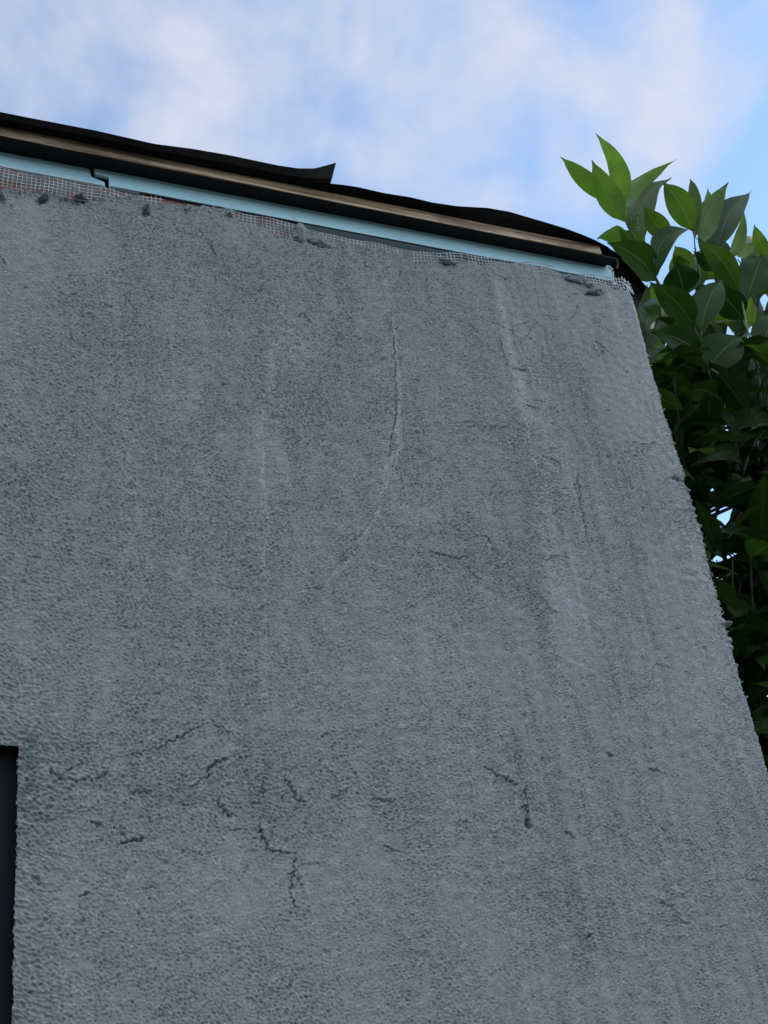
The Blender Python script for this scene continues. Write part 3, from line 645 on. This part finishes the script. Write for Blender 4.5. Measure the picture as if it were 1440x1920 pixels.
# ------------------------------------------------------------------ roofing felt
def felt(name, label, top, bot, yt, yb, sheet=None, thick=.0022, parent=None, back=None):
    """overhanging strip: lower line at the batten, upper/outer free edge; back edge runs over the roof"""
    m = MB(); n_ = 90
    ts = np.linspace(0, 1, n_)
    tx = [q_[0] for q_ in top]; ty = [q_[1] for q_ in top]
    us = np.linspace(tx[0], tx[-1], n_)
    rows = []
    for u in us:
        vt = np.interp(u, tx, ty)+0.0; vb = np.interp(u, [q_[0] for q_ in bot], [q_[1] for q_ in bot])
        T = at(u, vt, yt); B = at(u, vb, yb)
        Mid = (T+B)/2+np.array([0, .004*math.sin(u*.02), .0])
        rows.append([B+np.array([0, .0, 0]), Mid, T])
    rings = []
    for (B, Md, T) in rows:
        b0 = len(m.v); rings.append(b0)
        up = np.array([0, .0012, thick])
        Bk = np.array([B[0], .10, B[2]+.004]); Bk2 = np.array([B[0], 3.55, B[2]+.03])
        m.v += [tuple(Bk2), tuple(Bk), tuple(B), tuple(Md), tuple(T), tuple(T+up), tuple(Md+up), tuple(np.array([B[0], B[1], max(B[2]+thick, Md[2]+.001)])+np.array([0, .02, .002])), tuple(Bk+up*3), tuple(Bk2+up*3)]
    k = 10
    for a_, b_ in zip(rings, rings[1:]):
        for q_ in range(k): r_ = (q_+1) % k; m.f.append((a_+q_, b_+q_, b_+r_, a_+r_))
    m.f.append(tuple(rings[0]+q_ for q_ in range(k))); m.f.append(tuple(rings[-1]+q_ for q_ in reversed(range(k))))
    o = m.build(name, M_FELT, parent, smooth=False)
    return tag(o, label, 'roofing felt', 'loose sheets of roofing felt')
top1 = [(-60, 199), (0, 210), (45, 219), (180, 245), (290, 270), (360, 279), (430, 291), (520, 310), (560, 316), (590, 316), (612, 310.5), (631, 305), (624, 325), (617, 343)]
bot = [(-60, 222), (0, 236), (340, 306), (720, 382), (900, 418), (1120, 461), (1160, 470)]
# upper sheet with the upturned torn corner
def felt_upper():
    m = MB(); n_ = 70; rings = []
    us = np.concatenate([np.linspace(-60, 560, 50), np.linspace(566, 630, 18)])
    tx = [q_[0] for q_ in top1[:12]]; ty = [q_[1] for q_ in top1[:12]]
    for u in us:
        vt = np.interp(u, tx, ty)
        ub = u if u < 600 else 600+(u-600)*.50
        vb = np.interp(ub, [q_[0] for q_ in bot], [q_[1] for q_ in bot])-2
        cur = max(0, (u-560)/70)
        T = at(u, vt, -.056+.012*cur); B = at(ub, vb, -.0315); Md = at((u*.55+ub*.45), (vt*.5+vb*.5), -.050)
        b0 = len(m.v); rings.append(b0); up = np.array([0, .0015, .002])
        Bk = np.array([B[0], .10, B[2]+.006]); Bk2 = np.array([B[0], 3.55, B[2]+.035])
        m.v += [tuple(Bk2), tuple(Bk), tuple(B), tuple(Md), tuple(T), tuple(T+up*.8), tuple(Md+up), tuple(B+np.array([0, .006, .006])), tuple(Bk+np.array([0, 0, .004])), tuple(Bk2+np.array([0, 0, .004]))]
    for a_, b_ in zip(rings, rings[1:]):
        for q_ in range(10): r_ = (q_+1) % 10; m.f.append((a_+q_, b_+q_, b_+r_, a_+r_))
    m.f.append(tuple(rings[0]+q_ for q_ in range(10))); m.f.append(tuple(rings[-1]+q_ for q_ in reversed(range(10))))
    return m.build('roofing_felt', M_FELT)
tag(felt_upper(), 'black felt sheet along the left of the eave with an upturned torn corner', 'roofing felt', 'sheets of roofing felt')
top2 = [(560, 334), (617, 344), (645, 347), (672, 351), (720, 362), (770, 370), (812, 380), (860, 387), (915, 390), (955, 397), (1020, 416), (1060, 428), (1095, 441), (1120, 452), (1150, 470), (1165, 483)]
m = MB(); rings = []
for u in np.linspace(560, 1165, 90):
    vt = np.interp(u, [q_[0] for q_ in top2], [q_[1] for q_ in top2]); vb = np.interp(u, [q_[0] for q_ in bot], [q_[1] for q_ in bot])-2
    ed = max(0, (u-1110)/55)
    T = at(u, vt, -.050+.035*ed); B = at(u, min(vb, vt+200)+ed*14, -.0315+.02*ed); Md = (T+B)/2+np.array([0, -.002+.002*math.sin(u*.03), 0])
    b0 = len(m.v); rings.append(b0); up = np.array([0, .0015, .002])
    zb_ = min(B[2], 3.158)
    Bk = np.array([B[0], .10, 3.1478]); Bk2 = np.array([B[0], 3.55, 3.178])
    m.v += [tuple(Bk2), tuple(Bk), tuple(B), tuple(Md), tuple(T), tuple(T+up*.8), tuple(Md+up), tuple(B+np.array([0, .006, .005])), tuple(Bk+np.array([0, 0, .003])), tuple(Bk2+np.array([0, 0, .003]))]
for a_, b_ in zip(rings, rings[1:]):
    for q_ in range(10): r_ = (q_+1) % 10; m.f.append((a_+q_, b_+q_, b_+r_, a_+r_))
m.f.append(tuple(rings[0]+q_ for q_ in range(10))); m.f.append(tuple(rings[-1]+q_ for q_ in reversed(range(10))))
f2 = m.build('roofing_felt', M_FELT); tag(f2, 'black felt sheet sagging over the right eave and draped down past the corner', 'roofing felt', 'sheets of roofing felt')
# drape hanging past the corner
m = MB()
edge_out = [(1118, 451), (1140, 463), (1160, 480), (1178, 498), (1196, 518), (1212, 537)]
edge_in = [(1118, 462), (1128, 478), (1140, 500), (1150, 525), (1168, 545), (1195, 579)]
g = []
for i in range(6):
    row = []
    for k in range(7):
        f_ = k/6; u = edge_in[i][0]*(1-f_)+edge_out[i][0]*f_; v = edge_in[i][1]*(1-f_)+edge_out[i][1]*f_
        y_ = -.012+i*.012+.010*math.sin(f_*math.pi)+(.02*(1-f_) if i > 1 else .012*(1-f_))
        row.append(at(u, v, y_))
    g.append(row)
gi = []
for row in g: gi.append([len(m.v)+k for k in range(7)]); m.v += [tuple(r_) for r_ in row]
go = []
for row in g: go.append([len(m.v)+k for k in range(7)]); m.v += [tuple(r_+np.array([.0012, .0018, .0008])) for r_ in row]
for i in range(5):
    for k in range(6):
        m.f.append((gi[i][k], gi[i+1][k], gi[i+1][k+1], gi[i][k+1])); m.f.append((go[i][k], go[i][k+1], go[i+1][k+1], go[i+1][k]))
per = [(0, k) for k in range(7)]+[(i, 6) for i in range(1, 6)]+[(5, k) for k in range(5, -1, -1)]+[(i, 0) for i in range(4, 0, -1)]
for a_, b_ in zip(per, per[1:]+per[:1]): m.f.append((gi[a_[0]][a_[1]], gi[b_[0]][b_[1]], go[b_[0]][b_[1]], go[a_[0]][a_[1]]))
# and the rest of the fold along the gable side, going back over the roof
m.box(XC-.01, XC+.012, .075, 3.55, 3.06, 3.15)
m.build('hanging_flap', M_FELT, f2)

# ------------------------------------------------------------------ plants
class Leaves:
    def __init__(s): s.v = []; s.f = []; s.uv = []; s.tone = []
    def leaf(s, B, T, w, nrm, bend=.12, fold=.25, tone=.5, n=12, curl=0., side=0., wave=0., up=False):
        B = Vector(B); T = Vector(T); ax = T-B; L = ax.length; ax.normalize()
        nr = Vector(nrm); nr = (nr-ax*nr.dot(ax)).normalized(); sd = ax.cross(nr)
        if up and sd.z > 0: side = -side
        base = len(s.v); ks = (-1, -.62, -.28, 0, .28, .62, 1)
        ph = random.uniform(0, 6)
        for i in range(n+1):
            t_ = i/n
            # obovate blade with drawn-out tip
            wd = (math.sin(math.pi*min(1, t_**.85))**1.0)*1.06
            if t_ > .86: wd *= (1-((t_-.86)/.14))**.55*.75+.25*(1-(t_-.86)/.14)
            if t_ < .10: wd = min(wd, .10+t_*2.6)
            wd *= w/2
            if i == n: wd = w*.008
            c = B+ax*(L*t_)+nr*(bend*L*4*t_*(1-t_)-curl*L*max(0, t_-.7)**2*6)+sd*(side*L*4*t_*(1-t_))
            for k in ks:
                lift = fold*abs(k)*wd+wave*w*.10*math.sin(t_*13+ph+(2 if k > 0 else 0))*k*k
                s.v.append(tuple(c+sd*(k*wd)+nr*lift)); s.uv.append((k, t_)); s.tone.append(tone)
        m_ = len(ks)
        for i in range(n):
            for k in range(m_-1):
                a_ = base+i*m_+k; s.f.append((a_, a_+1, a_+m_+1, a_+m_))
    def build(s, name, mat, parent):
        me = bpy.data.meshes.new(name); me.from_pydata(s.v, [], s.f); me.update()
        uvl = me.uv_layers.new(name='UVMap'); li = np.zeros(len(me.loops), np.int32); me.loops.foreach_get('vertex_index', li)
        uvl.data.foreach_set('uv', np.array(s.uv, np.float32)[li].ravel())
        a_ = me.attributes.new('tone', 'FLOAT', 'POINT'); a_.data.foreach_set('value', np.array(s.tone, np.float32))
        return link(name, me, mat, parent, smooth=True)
shrub = empty('laurel_shrub', (1.62, .62, 0))
tag(shrub, 'tall dark evergreen laurel shrub with glossy leaves rising behind the wall corner', 'shrub')
LV = Leaves()
Z = lambda x, y: (1020+x/3.4286, 230+y/3.4286)
Z5 = lambda x, y: (1140+x/4.173, 640+y/4.173)
Z6 = lambda x, y: (1200+x/4.267, 1050+y/4.267)
# measured leaves: base, tip, width px, depth of base and tip, tone, fold, bend, side
ML = [(Z, (505, 590), (335, 70), 118, .30, .30, .80, .18, .04, -.07), (Z, (522, 640), (306, 238), 138, .26, .24, .75, .30, .03, .02),
      (Z, (440, 520), (105, 218), 100, .34, .30, .72, .45, .02, .0), (Z, (525, 556), (842, 260), 122, .30, .34, .85, .35, .06, -.12),
      (Z, (640, 790), (818, 338), 175, .36, .40, .35, .25, .03, -.10), (Z, (955, 700), (762, 378), 150, .32, .30, .50, .2, .03, -.05),
      (Z, (815, 745), (642, 540), 120, .28, .26, .45, .25, .02, .05), (Z, (968, 760), (938, 348), 78, .38, .40, .30, .5, .03, .03),
      (Z, (1030, 775), (1188, 383), 150, .40, .42, .60, .2, .03, -.06), (Z, (1062, 640), (1052, 420), 66, .46, .46, .7, .3, .03, 0),
      (Z, (1120, 830), (1338, 440), 165, .44, .46, .05, .25, .03, -.06), (Z, (1185, 880), (1285, 555), 72, .38, .38, .70, .5, .04, .05),
      (Z, (1250, 870), (1376, 772), 74, .50, .52, .9, .2, .03, -.05), (Z, (730, 985), (960, 680), 128, .24, .22, .10, .35, .06, -.18),
      (Z, (560, 800), (340, 748), 100, .40, .36, .75, .3, .05, -.12), (Z, (650, 860), (482, 682), 120, .36, .34, .45, .25, .03, -.03),
      (Z, (718, 1020), (412, 772), 185, .28, .22, .22, .25, .03, -.08), (Z, (1245, 1085), (985, 765), 140, .28, .26, .28, .35, .05, -.12),
      (Z, (1120, 940), (962, 828), 92, .34, .30, .05, .3, .04, 0), (Z, (905, 1100), (850, 898), 200, .34, .30, .04, .15, .06, 0),
      (Z, (965, 1320), (678, 1028), 165, .22, .18, .15, .3, .05, -.08), (Z, (1010, 1340), (1142, 1005), 190, .20, .18, .12, .3, .04, -.04),
      (Z, (1285, 1265), (1100, 1040), 160, .34, .30, .05, .2, .04, 0), (Z, (1300, 1140), (1400, 850), 200, .30, .28, .10, .2, .04, 0),
      (Z, (745, 1150), (596, 1192), 78, .26, .20, .05, .3, .05, .1), (Z, (850, 1330), (670, 1340), 150, .22, .16, .10, .5, .10, -.2),
      (Z, (1015, 1510), (690, 1345), 175, .18, .14, .08, .25, .05, -.06), (Z, (1015, 1600), (828, 1478), 110, .26, .22, .02, .3, .05, .06),
      (Z, (1050, 1600), (1275, 1370), 240, .16, .12, .10, .25, .05, -.05), (Z, (745, 1640), (740, 1390), 150, .46, .44, .75, .2, .03, 0),
      (Z, (840, 1680), (850, 1430), 80, .42, .42, .8, .3, .03, 0), (Z, (1370, 1500), (1460, 1220), 180, .24, .22, .08, .25, .04, .03),
      (Z, (1310, 1330), (1330, 1110), 72, .40, .38, .75, .4, .03, 0), (Z, (1080, 1190), (1205, 1255), 90, .44, .44, .7, .2, .03, 0),
      (Z, (720, 1290), (600, 1220), 100, .24, .20, .25, .3, .05, 0), (Z, (1440, 1100), (1240, 920), 140, .40, .38, .2, .3, .04, 0),
      (Z, (900, 1010), (830, 840), 120, .44, .42, .65, .2, .03, 0), (Z, (970, 930), (840, 790), 120, .42, .40, .6, .2, .03, .1),
      (Z, (1090, 1010), (1010, 900), 130, .46, .46, .45, .2, .03, 0), (Z, (1440, 1010), (1480, 820), 140, .34, .34, .15, .2, .03, 0),
      (Z, (780, 1180), (680, 1050), 70, .36, .34, .8, .2, .03, 0), (Z, (930, 1310), (810, 1160), 110, .32, .30, .5, .25, .03, 0),
      (Z5, (740, 385), (395, 318), 100, .30, .24, .02, .25, .06, -.1), (Z5, (895, 540), (470, 432), 175, .24, .16, .16, .25, .06, -.14),
      (Z5, (945, 790), (1260, 545), 210, .20, .16, .06, .25, .05, -.06), (Z5, (1040, 985), (612, 1000), 110, .22, .14, .12, .35, .08, -.14),
      (Z5, (880, 290), (1100, 60), 190, .28, .26, .03, .2, .04, 0), (Z5, (1000, 350), (1250, 260), 140, .3, .28, .02, .2, .04, 0),
      (Z5, (560, 300), (440, 120), 120, .42, .40, .6, .3, .03, 0), (Z5, (840, 800), (650, 720), 60, .3, .25, .5, .3, .05, -.1),
      (Z5, (840, 1310), (960, 1180), 60, .34, .3, .55, .3, .05, 0), (Z5, (1000, 870), (1240, 880), 100, .26, .2, .06, .3, .05, 0),
      (Z6, (690, 320), (845, 520), 130, .16, .14, .12, .25, .03, -.12), (Z6, (840, 530), (1000, 890), 165, .18, .14, .14, .25, .03, -.06),
      (Z6, (940, 1190), (1100, 1480), 150, .14, .12, .10, .25, .03, 0)]
for (zf, bz, tz, wz, yb_, yt_, tone, fo, be, si) in ML:
    B = at(*zf(*bz), yb_); T = at(*zf(*tz), yt_)
    sc_ = {Z: 3.4286, Z5: 4.173, Z6: 4.267}[zf]
    dist = np.linalg.norm(B-CAM); w = wz/sc_/F*dist
    view = CAM-(B+T)/2
    nrm = np.array(_n(view))*1.0+np.array([random.uniform(-.25, .25), random.uniform(-.1, .2), random.uniform(-.1, .35)])*1.0
    if tone > .55: nrm = -np.array(nrm)*1.0; fo = fo
    LV.leaf(B, T, w*1.06, nrm, bend=be, fold=fo, tone=tone, side=si, up=True, wave=random.uniform(.2, .8), curl=random.uniform(0, .05))
for k in range(110):
    u = random.uniform(1190, 1500); v = random.uniform(490, 740)
    lean = random.uniform(-45, 45); ln = random.uniform(75, 125); ut, vt = u+lean, v-math.sqrt(ln**2-lean**2)*random.uniform(.6, 1)
    if vt < 395+max(0, 1290-ut)*.9: continue
    if min((u*(1-f_)+ut*f_-1236)**2+(v*(1-f_)+vt*f_-480)**2 for f_ in (0, .33, .66, 1)) < 45**2: continue
    yb_ = random.uniform(.5, .85); B = at(u, v, yb_); T = at(ut, vt, yb_+random.uniform(-.03, .05)); nrm = _n(CAM-B)+np.array([random.uniform(-.7, .7), random.uniform(-.3, .3), random.uniform(-.1, .7)])
    L_ = np.linalg.norm(T-B); LV.leaf(B, T, L_*random.uniform(.27, .36), nrm, bend=random.uniform(.02, .1), fold=random.uniform(.15, .4), tone=random.choice([.0, .05, .1, .2, .4, .7]), side=random.uniform(-.08, .08), wave=random.uniform(0, 1))
# inner foliage: branches carrying leaves, filling the depth of the bush
ST = MB(); BR = MB()
def stem(pts, r0, r1):
    global ST
    ST = MB(); n_ = len(pts); ST.tube(pts, [r0+(r1-r0)*i/(n_-1) for i in range(n_)], 6); ST.build('stem', M_STEM, shrub, smooth=True)
def zs(zf, lst): return [at(*zf(a_, b_), y_) for (a_, b_, y_) in lst]
stem(zs(Z, [(500, 560, .29), (522, 630, .28), (555, 700, .30), (600, 770, .33), (660, 880, .36), (720, 1000, .40), (800, 1150, .45)]), .0016, .0035)
stem(zs(Z, [(528, 556, .30), (522, 600, .29), (530, 650, .29)]), .0012, .0018)
stem(zs(Z, [(718, 900, .26), (716, 960, .28), (722, 1010, .32), (740, 1080, .36)]), .0011, .0022)
stem(zs(Z, [(960, 1300, .22), (990, 1370, .22), (1010, 1420, .22), (1030, 1500, .22), (1040, 1580, .23), (1075, 1660, .26), (1100, 1800, .3)]), .0016, .0034)
stem(zs(Z, [(1010, 1330, .2), (1012, 1380, .21), (1020, 1440, .22)]), .0014, .002)
stem(zs(Z, [(1270, 1130, .30), (1290, 1240, .29), (1310, 1340, .27), (1345, 1450, .25), (1365, 1500, .25), (1372, 1640, .28)]), .002, .003)
stem(zs(Z, [(965, 700, .36), (968, 780, .36), (985, 880, .38), (1000, 1000, .42)]), .0014, .0024)
stem(zs(Z5, [(700, 60, .22), (760, 170, .22), (820, 240, .22), (860, 320, .22), (900, 480, .23), (940, 650, .24), (980, 780, .26), (1010, 860, .28), (1080, 1120, .35)]), .0022, .005)
stem(zs(Z5, [(1110, 0, .25), (1160, 120, .25), (1180, 280, .25), (1200, 520, .26)]), .0016, .003)
stem(zs(Z5, [(780, 1530, .18), (860, 1590, .17), (960, 1680, .17), (1080, 1790, .2)]), .0012, .002)
# flower spike
fl = zs(Z, [(604, 590, .33), (600, 640, .33), (600, 700, .33), (606, 750, .34)]); ST = MB(); ST.tube(fl, .0012, 6)
for i in range(22):
    f_ = i/21*3; k = min(2, int(f_)); c0 = fl[k]+(fl[k+1]-fl[k])*(f_-k); a_ = i*2.4
    e = c0+np.array([math.cos(a_)*.004, math.sin(a_)*.004, .002]); ST.tube([c0, e], [.0008, .0018], 5)
ST.build('flower_spike', M_STEM, shrub)
trunk = [Vector((1.62, .62, 0)), Vector((1.60, .60, .6)), Vector((1.64, .58, 1.2)), Vector((1.60, .60, 1.8)), Vector((1.62, .62, 2.4))]
BR.tube(trunk, [.035, .030, .026, .020, .012], 8)
def photo(P):
    d = np.array(P)-CAM; c = RW.T@d; return 720+c[0]/-c[2]*F, 960-c[1]/-c[2]*F
rnd = random.Random(21)
hole = [(1357, 967, 9), (1228, 585, 9), (1352, 627, 7), (1211, 640, 9), (1297, 505, 9), (1236, 480, 24), (1290, 612, 6)]
nl_ = 0; tries = 0
nodes = []
while nl_ < 6500 and tries < 150000:
    tries += 1
    x = rnd.uniform(1.30, 2.45); y = rnd.uniform(.06, 1.25); z = rnd.uniform(1.5, 3.75)
    P = np.array([x, y, z]); u, v = photo(P)
    # dome of the bush: highest measured at photo rows 470-560, falling away behind
    zt_lim = 2.97+.62*y+.15*min(1, (x-1.3)/.5)
    if z > zt_lim: continue
    if u < 1455 and v < 600+max(0, (1290-u)*.9)+max(0, .4-y)*150: continue
    if x < 1.31+.04*max(0, .3-y) : continue
    L = rnd.uniform(.085, .135); az = rnd.uniform(0, 2*math.pi); el = rnd.uniform(-.5, .9)
    d = Vector((math.cos(az)*math.cos(el), math.sin(az)*math.cos(el), math.sin(el)))
    T = Vector(P)+d*L
    if T.x < 1.285 and T.y < 3: continue
    ut, vt = photo(T)
    bad = False
    for (hu, hv, hr) in hole:
        for f_ in (0, .25, .5, .75, 1):
            uu, vv = u+(ut-u)*f_, v+(vt-v)*f_
            if (uu-hu)**2+(vv-hv)**2 < (hr+15)**2: bad = True; break
        if bad: break
    if bad: continue
    if vt < 560+max(0, (1290-ut)*.8) and ut < 1455: continue
    nr = Vector((rnd.uniform(-.6, .6), rnd.uniform(-.8, .3), rnd.uniform(.3, 1)))
    LV.leaf(P, T, L*rnd.uniform(.36, .48), nr, bend=rnd.uniform(.02, .10), fold=rnd.uniform(.1, .4), tone=rnd.choice([.0, .0, .03, .08, .15, .3]), n=6, curl=rnd.uniform(0, .1), wave=rnd.uniform(0, 1)); nl_ += 1
    if nl_ % 16 == 0: nodes.append(P)
for P in nodes:
    k = 1.0+.35*min(1, max(0, P[2]-1.4)); root = Vector((1.62, .62, max(.4, P[2]-.45)))
    mid = (root+Vector(P))/2+Vector((rnd.uniform(-.04, .04), rnd.uniform(-.04, .04), -.03))
    if root.x < 1.3: continue
    BR.tube([root, mid, Vector(P)], [.006, .004, .002], 5)
LV.build('foliage', M_LEAF, shrub); BR.build('trunk', M_BARK, shrub)

# ivy sprig climbing beside the corner
ivy = empty('ivy_sprig', tuple(at(1395, 1110, .10)))
tag(ivy, 'small ivy sprig with a pointed lobed leaf in the dark gap between wall and laurel', 'ivy')
c0 = at(*Z5(935, 1500), .14); IL = Leaves()
for (t_, w_) in [(Z5(862, 1478), 34), (Z5(965, 1590), 40), (Z5(1065, 1495), 36), (Z5(1000, 1400), 22)]:
    T = at(*t_, .12); IL.leaf(c0-(T-c0)*.25, T, w_/4.173*1.5/F*np.linalg.norm(c0-CAM)*1.6, _n(CAM-c0)+np.array([0, 0, .4]), bend=.03, fold=.15, tone=.9, n=8)
IL.build('leaf', M_IVY, ivy)
for (a_, b_, w_) in [(Z5(800, 1580), Z5(900, 1700), 60), (Z5(1250, 1720), Z5(1130, 1700), 60), (Z5(1200, 1130), Z5(1320, 1120), 60)]:
    IL = Leaves(); IL.leaf(at(*a_, .14), at(*b_, .13), w_/4.173/F*2.4, _n(CAM-c0)+np.array([0, 0, .4]), bend=.05, fold=.2, tone=.6, n=8); IL.build('leaf', M_IVY, ivy)
m = MB(); m.tube([at(*Z5(780, 1530), .15), at(*Z5(870, 1560), .15), at(*Z5(935, 1500), .14)], .0011, 5)
m.build('stem', M_STEM, ivy); m = MB(); m.tube([at(*Z5(870, 1560), .15), at(*Z5(960, 1680), .16), at(*Z5(1100, 1800), .18)], .0013, 5); m.build('stem', M_STEM, ivy)
